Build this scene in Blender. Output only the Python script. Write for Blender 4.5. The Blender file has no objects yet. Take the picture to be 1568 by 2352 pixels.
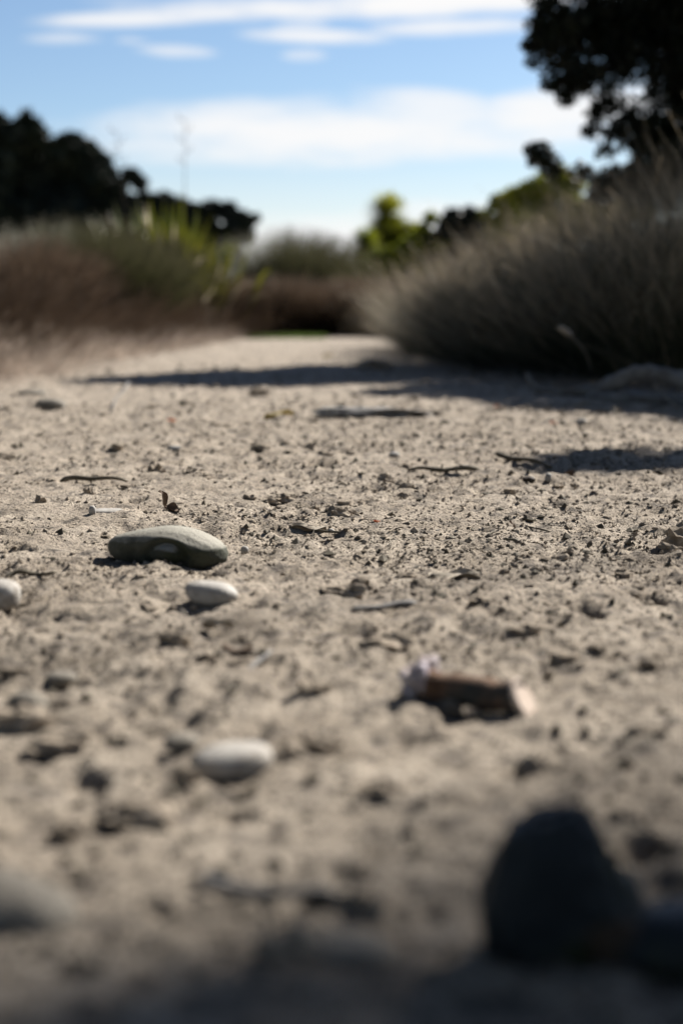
import bpy, bmesh, math, random
import numpy as np
from mathutils import Vector, Matrix, Euler

# ------------------------------------------------------------------ camera, sky, sun, exposure
S = bpy.context.scene
COL = S.collection
PI = math.pi
CAM_H = 0.30
FPX = 3266.7                       # 50 mm lens on a 24x36 frame
PITCH = math.atan((1176 - 690) / FPX)
SUN_EL, SUN_AZ = math.radians(38), math.radians(41)   # azimuth: from +Y towards +X

cd = bpy.data.cameras.new('camera')
cam = bpy.data.objects.new('camera', cd); COL.objects.link(cam)
cam.location = (0, 0, CAM_H)
cam.rotation_euler = (PI / 2 - PITCH, 0, 0)
cd.sensor_fit = 'VERTICAL'; cd.sensor_height = 36; cd.sensor_width = 24; cd.lens = 50
cd.clip_start = 0.02; cd.clip_end = 3000
cd.dof.use_dof = True; cd.dof.focus_distance = 1.93; cd.dof.aperture_fstop = 2.9
cd.dof.aperture_blades = 0
S.camera = cam
S.cycles.use_denoising = True
S.cycles.max_bounces = 6
S.cycles.transparent_max_bounces = 8
S.view_settings.view_transform = 'Standard'; S.view_settings.look = 'None'
S.view_settings.gamma = 1; S.view_settings.use_curve_mapping = False
S.view_settings.exposure = 1.2

def nmath(nt, op, a, b=None, c=None, clamp=False):
    n = nt.nodes.new('ShaderNodeMath'); n.operation = op; n.use_clamp = clamp
    for i, v in enumerate((a, b, c)):
        if v is None: continue
        if hasattr(v, 'is_linked') or hasattr(v, 'links'): nt.links.new(v, n.inputs[i])
        else: n.inputs[i].default_value = v
    return n.outputs[0]

W = bpy.data.worlds.new("World"); S.world = W; W.use_nodes = True
nt = W.node_tree; nt.nodes.clear()
wo = nt.nodes.new('ShaderNodeOutputWorld')
bg = nt.nodes.new('ShaderNodeBackground'); bg.inputs[1].default_value = 0.05
sky = nt.nodes.new('ShaderNodeTexSky'); sky.sky_type = 'NISHITA'; sky.sun_disc = False
sky.sun_elevation = SUN_EL; sky.sun_rotation = SUN_AZ
sky.altitude = 0; sky.air_density = 0.9; sky.dust_density = 0.35; sky.ozone_density = 3.3
tc = nt.nodes.new('ShaderNodeTexCoord')
sp = nt.nodes.new('ShaderNodeSeparateXYZ'); nt.links.new(tc.outputs['Generated'], sp.inputs[0])
X, Y, Z = sp.outputs
az = nmath(nt, 'ARCTAN2', X, Y)
el = nmath(nt, 'ARCSINE', Z)
mp = nt.nodes.new('ShaderNodeCombineXYZ')
nt.links.new(nmath(nt, 'MULTIPLY', az, 9.0), mp.inputs[0]); nt.links.new(nmath(nt, 'MULTIPLY', el, 42.0), mp.inputs[1])
nz = nt.nodes.new('ShaderNodeTexNoise'); nz.inputs['Scale'].default_value = 1.0; nz.inputs['Detail'].default_value = 7
nz.inputs['Roughness'].default_value = 0.62
nt.links.new(mp.outputs[0], nz.inputs[0])
n1 = nmath(nt, 'SUBTRACT', nz.outputs[0], 0.5)
# cloud banks: azimuth, elevation, half-width, half-height, slope, opacity  (all in photo-independent radians of sky)
def cloud(px, py, a, b, slope, op):
    return ((px - 784) / FPX, (690 - py) / FPX, a / FPX, b / FPX, slope, op)
CL = [cloud(1000, 48, 560, 27, .012, 1.0), cloud(640, 62, 330, 24, .06, .95), cloud(330, 88, 190, 17, .06, .85),
      cloud(730, 118, 150, 15, -.03, .85), cloud(1060, 100, 190, 17, .03, .8), cloud(180, 132, 90, 12, .03, .6),
      cloud(410, 152, 80, 13, -.02, .6), cloud(320, 132, 40, 9, -.02, .4), cloud(705, 157, 45, 12, 0, .45), cloud(690, 98, 60, 13, 0, .5),
      cloud(760, 325, 540, 62, .0, .95), cloud(560, 292, 260, 45, .1, .75), cloud(980, 280, 190, 48, -.1, .8), cloud(1290, 285, 260, 62, .12, .95),
      cloud(1000, 345, 160, 40, 0, .7), cloud(420, 350, 190, 40, 0, .6),
      cloud(740, 565, 330, 60, 0, .9), cloud(1060, 520, 260, 50, 0, .75), cloud(2000, 300, 500, 80, 0, .9), cloud(-1300, 200, 700, 60, .02, .8),
      cloud(300, 600, 900, 60, 0, .6)]
tot = None
for (ca, ce, a, b, s, op) in CL:
    u = nmath(nt, 'SUBTRACT', az, ca)
    v = nmath(nt, 'SUBTRACT', nmath(nt, 'SUBTRACT', el, ce), nmath(nt, 'MULTIPLY', u, s))
    uu = nmath(nt, 'POWER', nmath(nt, 'DIVIDE', u, a), 2.0); vv = nmath(nt, 'POWER', nmath(nt, 'DIVIDE', v, b), 2.0)
    r = nmath(nt, 'ADD', uu, vv)
    r = nmath(nt, 'SUBTRACT', r, nmath(nt, 'MULTIPLY', n1, 3.2))
    m = nt.nodes.new('ShaderNodeMapRange'); m.interpolation_type = 'SMOOTHSTEP'
    nt.links.new(r, m.inputs[0]); m.inputs[1].default_value = 1.75; m.inputs[2].default_value = -.1
    m.inputs[3].default_value = 0; m.inputs[4].default_value = op
    tot = m.outputs[0] if tot is None else nmath(nt, 'MAXIMUM', tot, m.outputs[0])
# thin streaks over the rest of the sky
mp2 = nt.nodes.new('ShaderNodeCombineXYZ')
nt.links.new(nmath(nt, 'MULTIPLY', az, 2.2), mp2.inputs[0]); nt.links.new(nmath(nt, 'MULTIPLY', el, 13.0), mp2.inputs[1])
nz2 = nt.nodes.new('ShaderNodeTexNoise'); nz2.inputs['Scale'].default_value = 1.0; nz2.inputs['Detail'].default_value = 6
nt.links.new(mp2.outputs[0], nz2.inputs[0])
m2 = nt.nodes.new('ShaderNodeMapRange'); nt.links.new(nz2.outputs[0], m2.inputs[0])
m2.inputs[1].default_value = .58; m2.inputs[2].default_value = .76; m2.inputs[4].default_value = .55
hi = nt.nodes.new('ShaderNodeMapRange'); nt.links.new(el, hi.inputs[0]); hi.inputs[1].default_value = .22; hi.inputs[2].default_value = .34
tot = nmath(nt, 'MAXIMUM', tot, nmath(nt, 'MULTIPLY', m2.outputs[0], hi.outputs[0]))
# thin veil whitening towards the horizon
ve = nt.nodes.new('ShaderNodeMapRange'); ve.interpolation_type = 'SMOOTHSTEP'; nt.links.new(el, ve.inputs[0])
ve.inputs[1].default_value = .135; ve.inputs[2].default_value = -.02; ve.inputs[4].default_value = .72
tot = nmath(nt, 'SUBTRACT', 1.0, nmath(nt, 'MULTIPLY', nmath(nt, 'SUBTRACT', 1.0, tot), nmath(nt, 'SUBTRACT', 1.0, ve.outputs[0])))
mix = nt.nodes.new('ShaderNodeMix'); mix.data_type = 'RGBA'
nt.links.new(tot, mix.inputs[0]); nt.links.new(sky.outputs[0], mix.inputs[6])
mix.inputs[7].default_value = (8.5, 8.45, 8.45, 1)
nt.links.new(mix.outputs[2], bg.inputs[0]); nt.links.new(bg.outputs[0], wo.inputs[0])

SUN_DIR = Vector((math.sin(SUN_AZ) * math.cos(SUN_EL), math.cos(SUN_AZ) * math.cos(SUN_EL), math.sin(SUN_EL)))
sl = bpy.data.lights.new('sun', 'SUN'); sl.energy = 5.0; sl.angle = math.radians(.53); sl.color = (1, .945, .87)
so = bpy.data.objects.new('sun', sl); COL.objects.link(so); so.rotation_euler = SUN_DIR.to_track_quat('Z', 'Y').to_euler()

# ------------------------------------------------------------------ helpers
RNG = np.random.default_rng(7)
random.seed(7)

def P(px, py, z=0.0):
    """the ground point (height z) that the photograph shows at (px, py) of a 1568x2352 copy"""
    dx = (px - 784) / FPX; dy = (1176 - py) / FPX
    c, s = math.cos(PITCH), math.sin(PITCH)
    d = Vector((dx, c + dy * s, -s + dy * c))
    t = (z - CAM_H) / d.z
    return (d.x * t, d.y * t)

def PD(px, py, dist):
    """the point seen at (px, py) at the distance Y = dist"""
    dx = (px - 784) / FPX; dy = (1176 - py) / FPX
    c, s = math.cos(PITCH), math.sin(PITCH)
    d = Vector((dx, c + dy * s, -s + dy * c)); t = dist / d.y
    return np.array((d.x * t, dist, CAM_H + d.z * t))

def _h(ix, iy, seed):
    n = (ix.astype(np.int64) * 374761393 + iy.astype(np.int64) * 668265263 + seed * 974634777) & 0xffffffff
    n = ((n ^ (n >> 13)) * 1274126177) & 0xffffffff
    n = ((n ^ (n >> 16)) * 2246822519) & 0xffffffff
    return ((n ^ (n >> 15)) & 0xffffff) / float(0xffffff)
def vn(x, y, s, seed=0):
    x = np.asarray(x, float) / s + 1000.3 * (seed + 1); y = np.asarray(y, float) / s + 531.7 * (seed + 1)
    ix, iy = np.floor(x), np.floor(y); fx, fy = x - ix, y - iy
    fx = fx * fx * fx * (fx * (fx * 6 - 15) + 10); fy = fy * fy * fy * (fy * (fy * 6 - 15) + 10)
    a = _h(ix, iy, seed); b = _h(ix + 1, iy, seed); c = _h(ix, iy + 1, seed); d = _h(ix + 1, iy + 1, seed)
    return (a + (b - a) * fx) * (1 - fy) + (c + (d - c) * fx) * fy - .5
def bumps(x, y, cell, seed, prob, kmin=.22, kmax=.48):
    """sparse rounded lumps, 0..1"""
    X = x / cell; Y = y / cell; ix, iy = np.floor(X), np.floor(Y); out = np.zeros_like(X)
    for di in (-1, 0, 1):
        for dj in (-1, 0, 1):
            cx, cy = ix + di, iy + dj
            px = cx + .2 + .6 * _h(cx, cy, seed); py = cy + .2 + .6 * _h(cx, cy, seed + 1)
            r = kmin + (kmax - kmin) * _h(cx, cy, seed + 2) ** 2; on = _h(cx, cy, seed + 3) < prob
            ang = 3.14 * _h(cx, cy, seed + 4); ca, sa = np.cos(ang), np.sin(ang)
            ux, uy = X - px, Y - py; vx = ux * ca + uy * sa; vy = (-ux * sa + uy * ca) * 1.5
            d = (vx * vx + vy * vy) / (r * r)
            hgt = np.where(on & (d < 1), r * np.sqrt(np.clip(1 - d, 0, 1)), 0)
            out = np.maximum(out, hgt)
    return out / kmax
SHAPES = []   # gentle swells in the ground: x, y, rx, ry, h
def ground_h(x, y, fine=1.0):
    x = np.asarray(x, float); y = np.asarray(y, float)
    bk = np.clip((-1.12 - .06 * vn(x, y, .7, 71) * 4 - x + .035 * (y - 8)) / .75, 0, 1) * np.clip((y - 3.6) / 1.2, 0, 1) * np.clip((16 - y) / 3, 0, 1)
    z = .11 * bk * bk * (3 - 2 * bk) * (1 + .3 * vn(x, y, .35, 72)) + .016 * vn(x, y, 1.3, 1) + .008 * vn(x, y, .42, 2) + .007 * vn(x, y, .16, 3)
    if np.isscalar(fine) and fine == 0: return z
    w = vn(x, y, .05, 30) * .03
    m = .0085 * vn(x + w, y * .8, .06, 4) + .0078 * vn(x, y, .024, 5) + .0060 * vn(x, y, .011, 6)
    patch = np.clip(vn(x, y, .3, 7) + .55, 0, 1)
    m = m * (.45 + 1.0 * patch)
    m += .006 * bumps(x, y, .045, 11, .22) * patch + .005 * bumps(x, y, .02, 21, .35) * (1.2 - patch)
    m -= .014 * bumps(x, y, .07, 41, .24, .15, .40) + .012 * bumps(x, y, .15, 45, .3, .12, .28)
    # long shallow drying cracks
    c = np.abs(vn(x + w * 2, y + w, .13, 50)); m -= .006 * np.clip(1 - c / .018, 0, 1) * np.clip(vn(x, y, .35, 51) * 4, 0, 1)
    return z + m * fine
def gz(x, y, fine=0.0):
    return float(ground_h(np.array([float(x)]), np.array([float(y)]), fine if fine else 0)[0])

def mesh_np(name, v, f, mat=None, smooth=True, attrs=None):
    v = np.ascontiguousarray(v, dtype=np.float32); f = np.ascontiguousarray(f, dtype=np.int32)
    me = bpy.data.meshes.new(name); k = f.shape[1]
    me.vertices.add(len(v)); me.vertices.foreach_set('co', v.ravel())
    me.loops.add(f.size); me.loops.foreach_set('vertex_index', f.ravel())
    me.polygons.add(len(f)); me.polygons.foreach_set('loop_start', np.arange(0, f.size, k, dtype=np.int32))
    try: me.polygons.foreach_set('loop_total', np.full(len(f), k, dtype=np.int32))
    except Exception: pass
    me.update(calc_edges=True)
    me.polygons.foreach_set('use_smooth', np.full(len(f), smooth, dtype=bool))
    for an, av in (attrs or {}).items():
        a = me.attributes.new(an, 'FLOAT', 'POINT'); a.data.foreach_set('value', np.ascontiguousarray(av, dtype=np.float32))
    if mat: me.materials.append(mat)
    return me
def link(name, me, parent=None, loc=(0, 0, 0), rot=(0, 0, 0), scale=None, **kw):
    o = bpy.data.objects.new(name, me); COL.objects.link(o)
    o.location = loc; o.rotation_euler = rot
    if scale is not None: o.scale = (scale,) * 3 if np.isscalar(scale) else scale
    if parent: o.parent = parent
    for k, v in kw.items():
        if v is not None: o[k] = v
    return o
def tag(o, label, cat, group=None, kind=None):
    o['label'] = label; o['category'] = cat
    if group: o['group'] = group
    if kind: o['kind'] = kind
    return o

def material(name, c1, c2, scale=20, rough=.85, bump=0.0, bump_scale=200, c3=None, s3=4, k3=(.5, .65), coord='Object',
             island=0.0, trans=None, tip=None, spec=.3, detail=6, contrast=(.35, .65), specks=None, lit_top=None, pale=None):
    m = bpy.data.materials.new(name); m.use_nodes = True; t = m.node_tree; t.nodes.clear(); L = t.links.new
    out = t.nodes.new('ShaderNodeOutputMaterial'); bs = t.nodes.new('ShaderNodeBsdfPrincipled')
    bs.inputs['Roughness'].default_value = rough; bs.inputs['Specular IOR Level'].default_value = spec
    co = t.nodes.new('ShaderNodeTexCoord')
    n = t.nodes.new('ShaderNodeTexNoise'); n.inputs['Scale'].default_value = scale; n.inputs['Detail'].default_value = detail
    L(co.outputs[coord], n.inputs[0])
    r = t.nodes.new('ShaderNodeMapRange'); L(n.outputs[0], r.inputs[0]); r.inputs[1].default_value, r.inputs[2].default_value = contrast
    mx = t.nodes.new('ShaderNodeMix'); mx.data_type = 'RGBA'; L(r.outputs[0], mx.inputs[0])
    mx.inputs[6].default_value = (*c1, 1); mx.inputs[7].default_value = (*c2, 1); colr = mx.outputs[2]
    if c3:
        n3 = t.nodes.new('ShaderNodeTexNoise'); n3.inputs['Scale'].default_value = s3; n3.inputs['Detail'].default_value = 5
        L(co.outputs[coord], n3.inputs[0])
        r3 = t.nodes.new('ShaderNodeMapRange'); L(n3.outputs[0], r3.inputs[0]); r3.inputs[1].default_value, r3.inputs[2].default_value = k3
        m3 = t.nodes.new('ShaderNodeMix'); m3.data_type = 'RGBA'; L(r3.outputs[0], m3.inputs[0]); L(colr, m3.inputs[6]); m3.inputs[7].default_value = (*c3, 1)
        colr = m3.outputs[2]
    if specks:
        n4 = t.nodes.new('ShaderNodeTexNoise'); n4.inputs['Scale'].default_value = specks[1]; n4.inputs['Detail'].default_value = 3
        L(co.outputs[coord], n4.inputs[0])
        r4 = t.nodes.new('ShaderNodeMapRange'); L(n4.outputs[0], r4.inputs[0]); r4.inputs[1].default_value, r4.inputs[2].default_value = specks[2]
        m4 = t.nodes.new('ShaderNodeMix'); m4.data_type = 'RGBA'; L(r4.outputs[0], m4.inputs[0]); L(colr, m4.inputs[6]); m4.inputs[7].default_value = (*specks[0], 1)
        colr = m4.outputs[2]
    if lit_top:      # sunlit top painted into the colour: upward faces turn paler
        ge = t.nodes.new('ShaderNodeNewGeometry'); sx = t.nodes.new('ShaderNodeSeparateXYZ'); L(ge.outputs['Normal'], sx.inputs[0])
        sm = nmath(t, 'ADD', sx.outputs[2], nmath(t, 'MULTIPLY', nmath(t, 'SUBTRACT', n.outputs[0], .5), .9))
        r5 = t.nodes.new('ShaderNodeMapRange'); r5.interpolation_type = 'SMOOTHSTEP'; L(sm, r5.inputs[0]); r5.inputs[1].default_value, r5.inputs[2].default_value = lit_top[1]
        m5 = t.nodes.new('ShaderNodeMix'); m5.data_type = 'RGBA'; L(r5.outputs[0], m5.inputs[0]); L(colr, m5.inputs[6]); m5.inputs[7].default_value = (*lit_top[0], 1)
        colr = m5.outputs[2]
    if pale:
        gp = t.nodes.new('ShaderNodeNewGeometry'); rp = nmath(t, 'GREATER_THAN', gp.outputs['Random Per Island'], 1 - pale[1])
        m6 = t.nodes.new('ShaderNodeMix'); m6.data_type = 'RGBA'; L(rp, m6.inputs[0]); L(colr, m6.inputs[6]); m6.inputs[7].default_value = (*pale[0], 1)
        colr = m6.outputs[2]
    if tip:
        at = t.nodes.new('ShaderNodeAttribute'); at.attribute_name = 'tip'
        rt = t.nodes.new('ShaderNodeMapRange'); L(at.outputs['Fac'], rt.inputs[0]); rt.inputs[1].default_value, rt.inputs[2].default_value = tip[1], tip[2]
        mt = t.nodes.new('ShaderNodeMix'); mt.data_type = 'RGBA'; L(rt.outputs[0], mt.inputs[0]); L(colr, mt.inputs[6]); mt.inputs[7].default_value = (*tip[0], 1)
        colr = mt.outputs[2]
    if island:
        g = t.nodes.new('ShaderNodeNewGeometry')
        ri = t.nodes.new('ShaderNodeMapRange'); L(g.outputs['Random Per Island'], ri.inputs[0])
        ri.inputs[3].default_value = 1 - island; ri.inputs[4].default_value = 1 + island
        hs = t.nodes.new('ShaderNodeHueSaturation'); L(ri.outputs[0], hs.inputs['Value']); L(colr, hs.inputs['Color']); colr = hs.outputs[0]
    L(colr, bs.inputs['Base Color'])
    if bump:
        nb = t.nodes.new('ShaderNodeTexNoise'); nb.inputs['Scale'].default_value = bump_scale; nb.inputs['Detail'].default_value = 8
        nb.inputs['Roughness'].default_value = .65
        L(co.outputs[coord], nb.inputs[0])
        b = t.nodes.new('ShaderNodeBump'); b.inputs['Strength'].default_value = 1; b.inputs['Distance'].default_value = bump
        L(nb.outputs[0], b.inputs['Height']); L(b.outputs[0], bs.inputs['Normal'])
    if trans:
        tr = t.nodes.new('ShaderNodeBsdfTranslucent'); L(colr, tr.inputs[0])
        ms = t.nodes.new('ShaderNodeMixShader'); ms.inputs[0].default_value = trans
        L(bs.outputs[0], ms.inputs[1]); L(tr.outputs[0], ms.inputs[2]); L(ms.outputs[0], out.inputs[0])
    else: L(bs.outputs[0], out.inputs[0])
    return m

M = {}
M['mud'] = material('dry_mud', (.285, .240, .188), (.405, .348, .280), scale=9, rough=.95, bump=.0075, bump_scale=170,
                    c3=(.13, .112, .094), s3=34, k3=(.53, .68), spec=.15, specks=((.045, .038, .034), 300, (.56, .63)))
M['crumb'] = material('mud_crumbs', (.15, .125, .095), (.28, .235, .185), scale=60, rough=.95, bump=.001, bump_scale=400, island=.35, spec=.15)
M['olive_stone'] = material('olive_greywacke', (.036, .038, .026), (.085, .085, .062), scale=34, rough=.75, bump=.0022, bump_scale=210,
                            c3=(.02, .026, .011), s3=16, k3=(.50, .68), lit_top=((.27, .255, .21), (.42, .88)))  # pale upward faces put the sunlit top into the stone's colour
M['pale_stone'] = material('pale_stone', (.31, .29, .265), (.38, .36, .325), scale=40, rough=.7, bump=.0012, bump_scale=180, c3=(.20, .18, .15), s3=60, k3=(.5, .75))
M['white_stone'] = material('white_stone', (.30, .28, .25), (.40, .378, .345), scale=30, rough=.8, bump=.001, bump_scale=180, c3=(.19, .165, .135), s3=50, k3=(.50, .66))
M['dark_stone'] = material('dark_stone', (.008, .012, .015), (.022, .027, .030), scale=30, rough=.6, bump=.001, bump_scale=140, c3=(.020, .026, .010), s3=22, k3=(.5, .62), lit_top=((.10, .11, .12), (.75, 1.1)))  # blue-grey upward faces paint in the lit top of the rock
M['brown_stone'] = material('brown_stone', (.05, .028, .012), (.028, .024, .02), scale=30, rough=.7, bump=.001, bump_scale=140)
M['grey_stone'] = material('grey_stone', (.22, .21, .195), (.30, .285, .26), scale=26, rough=.75, bump=.0006, bump_scale=200)
M['silt_stone'] = material('silt_coated_stone', (.15, .135, .11), (.23, .205, .17), scale=30, rough=.9, bump=.002, bump_scale=120, c3=(.13, .12, .10), s3=40, k3=(.52, .7))
M['twig'] = material('twig_bark', (.05, .042, .028), (.13, .11, .078), scale=60, rough=.85, bump=.0008, bump_scale=300)
M['drift'] = material('driftwood', (.13, .125, .12), (.24, .23, .215), scale=18, rough=.85, bump=.002, bump_scale=90, c3=(.10, .085, .07), s3=12, k3=(.5, .7))
M['bark'] = material('rotten_bark', (.09, .05, .028), (.22, .13, .08), scale=55, rough=.9, bump=.002, bump_scale=160, c3=(.045, .045, .04), s3=30, k3=(.45, .6))
M['cutwood'] = material('cut_wood', (.42, .33, .26), (.52, .43, .36), scale=60, rough=.8, bump=.0006, bump_scale=300)
M['fibre'] = material('pale_fibre', (.36, .30, .29), (.46, .42, .42), scale=90, rough=.85, bump=.0012, bump_scale=200, c3=(.38, .34, .45), s3=70, k3=(.52, .66))
M['dryleaf'] = material('dry_leaf', (.11, .07, .045), (.21, .155, .11), scale=50, rough=.8, bump=.0006, bump_scale=250, trans=.2)
M['paleleaf'] = material('pale_dry_leaf', (.30, .26, .20), (.40, .35, .285), scale=50, rough=.8, bump=.0005, bump_scale=250, trans=.15)
M['orangeleaf'] = material('orange_leaf', (.55, .20, .10), (.65, .32, .18), scale=60, rough=.7, trans=.3)
M['yellowleaf'] = material('yellow_leaf', (.42, .34, .10), (.52, .42, .18), scale=60, rough=.7, trans=.3)
M['rush'] = material('rush', (.004, .009, .004), (.020, .030, .014), scale=45, rough=.7, island=.65, tip=((.52, .43, .305), .34, 1.0), trans=.25, pale=((.26, .22, .16), .05))
M['rush_green'] = material('green_rush', (.035, .042, .013), (.06, .066, .024), scale=2, rough=.7, island=.4, tip=((.10, .09, .055), .6, 1.1), trans=.2)
M['rush_brown'] = material('brown_rush', (.035, .022, .013), (.085, .055, .034), scale=2.5, rough=.8, island=.6, trans=.2, tip=((.20, .15, .11), .7, 1.2))
M['blond'] = material('blond_grass', (.22, .17, .135), (.50, .42, .35), scale=9, rough=.85, island=.5, trans=.38, contrast=(.42, .58))
M['leaf_dark'] = material('dark_leaves', (.005, .009, .0045), (.011, .017, .007), scale=1.2, rough=.55, island=.5, trans=.06)
M['leaf_far'] = material('far_dark_leaves', (.005, .010, .006), (.014, .020, .009), scale=.5, rough=.7, island=.5, trans=.08)
M['leaf_yg'] = material('yellow_green_leaves', (.14, .17, .012), (.30, .29, .03), scale=1, rough=.6, island=.45, trans=.35)
M['flax'] = material('flax_leaf', (.055, .070, .007), (.20, .185, .016), scale=1.5, rough=.42, trans=.35, spec=.5)
M['flax_dry'] = material('dry_flax_leaf', (.42, .36, .24), (.58, .50, .38), scale=3, rough=.6, trans=.3)
M['trunk'] = material('tree_bark', (.05, .04, .03), (.10, .08, .06), scale=8, rough=.9, bump=.004, bump_scale=30)
M['moss'] = material('green_herbs', (.07, .12, .02), (.13, .19, .04), scale=6, rough=.8, island=.4, trans=.3)

# ------------------------------------------------------------------ ground: one sheet, finest where the lens is sharp
def axis(pieces):
    out = [pieces[0][0]]
    for lo, hi_, rel, mn in pieces:
        v = max(lo, out[-1])
        while v < hi_:
            v += max(mn, rel * abs(v)); out.append(v)
    return out
xs = axis([(0, .42, 0, .0041), (.42, 2.6, .0115, .0041), (2.6, 900, .09, .03)])
xs = np.array([-v for v in xs[::-1][:-1]] + xs)
ys = np.array([-v for v in axis([(0, 900, .35, .12)])[::-1][:-1]] + axis([(0, .42, 0, .03), (.42, 3.6, .0047, .0034), (3.6, 13, .012, .03), (13, 900, .08, .3)]))
GX, GY = np.meshgrid(xs, ys)
fx = np.clip((3.6 - np.abs(GX)) / 1.4, 0, 1); fy = np.clip((GY - .2) / .2, 0, 1) * np.clip((14 - GY) / 4, 0, 1)
GZ = ground_h(GX, GY, fx * fy)
nx, ny = len(xs), len(ys)
idx = np.arange(nx * ny).reshape(ny, nx)
F = np.stack([idx[:-1, :-1], idx[:-1, 1:], idx[1:, 1:], idx[1:, :-1]], -1).reshape(-1, 4)
g = link('ground', mesh_np('ground', np.stack([GX, GY, GZ], -1).reshape(-1, 3), F, M['mud'], True), kind='structure',
         label='bare dry crusty mud of the old creek bed')

# ------------------------------------------------------------------ shape builders
def ico(sub):
    bm = bmesh.new(); bmesh.ops.create_icosphere(bm, subdivisions=sub, radius=1)
    v = np.array([p.co[:] for p in bm.verts]); f = np.array([[q.index for q in p.verts] for p in bm.faces]); bm.free()
    return v, f
ICO = {k: ico(k) for k in (1, 2, 3, 4, 5)}
def n3(v, s, seed):
    return (vn(v[:, 0] + v[:, 2] * .71, v[:, 1] - v[:, 2] * .53, s, seed) + vn(v[:, 1] + 3.1, v[:, 2] + v[:, 0] * .37, s, seed + 5) + vn(v[:, 2], v[:, 0] + 7, s, seed + 9)) / 1.5
def blob(r, seed, sub=4, power=2.4, amp=.10, s=.9, fineamp=.02, fs=.25, flatten=0.0):
    v, f = ICO[sub]; v = v.copy()
    d = (np.abs(v) ** power).sum(1) ** (1 / power); v = v / d[:, None]
    k = 1 + amp * n3(v, s, seed) + fineamp * n3(v, fs, seed + 20)
    v = v * k[:, None]
    if flatten: v[:, 2] = np.where(v[:, 2] < -flatten, -flatten + (v[:, 2] + flatten) * .15, v[:, 2])
    return v * np.array(r), f
def tube(pts, radii, sides=8, jit=0.0, seed=0, cap=True):
    pts = np.array(pts, float); n = len(pts); V = []; rg = np.random.default_rng(seed)
    for i in range(n):
        t = pts[min(i + 1, n - 1)] - pts[max(i - 1, 0)]; t /= np.linalg.norm(t)
        a = np.cross(t, (0, 0, 1)) if abs(t[2]) < .9 else np.cross(t, (1, 0, 0)); a /= np.linalg.norm(a); b = np.cross(t, a)
        for k in range(sides):
            th = 2 * PI * k / sides; r = radii[i] * (1 + jit * (rg.random() - .5))
            V.append(pts[i] + a * math.cos(th) * r + b * math.sin(th) * r)
    Fq = [[i * sides + k, i * sides + (k + 1) % sides, (i + 1) * sides + (k + 1) % sides, (i + 1) * sides + k] for i in range(n - 1) for k in range(sides)]
    if cap:
        c0 = len(V); V.append(pts[0]); V.append(pts[-1])
        for k in range(0, sides):
            Fq.append([c0, (k + 1) % sides, k, k]); m = (n - 1) * sides; Fq.append([c0 + 1, m + k, m + (k + 1) % sides, m + (k + 1) % sides])
    return V, Fq
def pymesh(name, V, Fq, mat, smooth=True):
    me = bpy.data.meshes.new(name); me.from_pydata([tuple(map(float, v)) for v in V], [], [tuple(dict.fromkeys(int(i) for i in f)) for f in Fq]); me.update()
    me.polygons.foreach_set('use_smooth', [smooth] * len(me.polygons)); me.materials.append(mat); return me
def rotm(rx, ry, rz): return np.array(Euler((rx, ry, rz)).to_matrix())

def stone(name, px, py, r, label, cat, mat, seed, rot=(0, 0, 0), sub=4, sink=.35, dist_xy=None, group=None, **kw):
    x, y = dist_xy if dist_xy else P(px, py)
    v, f = blob(r, seed, sub=sub, **kw)
    v = v @ rotm(*rot).T
    z0 = gz(x, y)
    top, bot = v[:, 2].max(), v[:, 2].min()
    v[:, 2] += -bot - sink * (top - bot) * 1.0
    o = link(name, mesh_np(name, v, f, mat), loc=(x, y, z0))
    return tag(o, label, cat, group)

# ------------------------------------------------------------------ river stones
# the big cobble, with a worn hollow and a boss on the side towards the lens
x, y = P(384, 1280)
v, f = blob((.071, .042, .0285), 3, sub=5, power=2.12, amp=.08, s=1.0, fineamp=.022, fs=.13)
u = v[:, 0] / .071
front = np.clip(-v[:, 1] / .036, 0, 1)
hx, hz = (v[:, 0] - .006) / .020, (v[:, 2] + .003) / .013
rr = np.sqrt(hx * hx + hz * hz)
v[:, 1] += front * (.009 * np.exp(-((rr - 1.05) / .26) ** 2) * (hz > -.6))
v[:, 1] -= front * .006 * np.exp(-(rr / .7) ** 2)
v[:, 1] += front * .005 * np.exp(-(((u + .45) / .2) ** 2)) * np.clip(1 - v[:, 2] / .02, 0, 1)
v[:, 2] *= 1 + .13 * np.clip(u, -1, .4); v[:, 1] *= 1 + .12 * u; v[:, 1] += np.where(v[:, 2] < .008, (.008 - v[:, 2]) * .15, 0); v[:, 2] += .0015 * np.sin(u * 5 + 1)                    # fuller towards the right
v = v @ rotm(math.radians(-4), math.radians(3), math.radians(-6)).T
v[:, 2] += .0225 * .50
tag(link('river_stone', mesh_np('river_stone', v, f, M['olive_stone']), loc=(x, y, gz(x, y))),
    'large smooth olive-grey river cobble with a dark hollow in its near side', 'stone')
stone('pebble', 486, 1382, (.0262, .019, .0125), 'small pale oval pebble lying just in front of the large olive cobble', 'stone', M['pale_stone'], 5,
      rot=(-.05, .08, -.15), sink=.18, amp=.12)
stone('pebble', 2, 1390, (.019, .018, .0155), 'rounded white pebble cut by the left edge of the photo', 'stone', M['white_stone'], 8, sink=.15)
stone('pebble', 536, 1752, (.0262, .020, .0105), 'blurred white oval pebble standing nearer than all the other white ones', 'stone', M['white_stone'], 11, rot=(0, -.06, .1), sink=.32, amp=.06)
stone('pebble', 418, 1706, (.012, .011, .006), 'low cream-coloured chip left of the blurred white oval pebble', 'stone', M['silt_stone'], 12, sink=.3)
stone('pebble', 142, 1562, (.012, .011, .0055), 'flat pale pebble at the left, behind the dark broken clod', 'stone', M['silt_stone'], 14, sink=.25)
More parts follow.
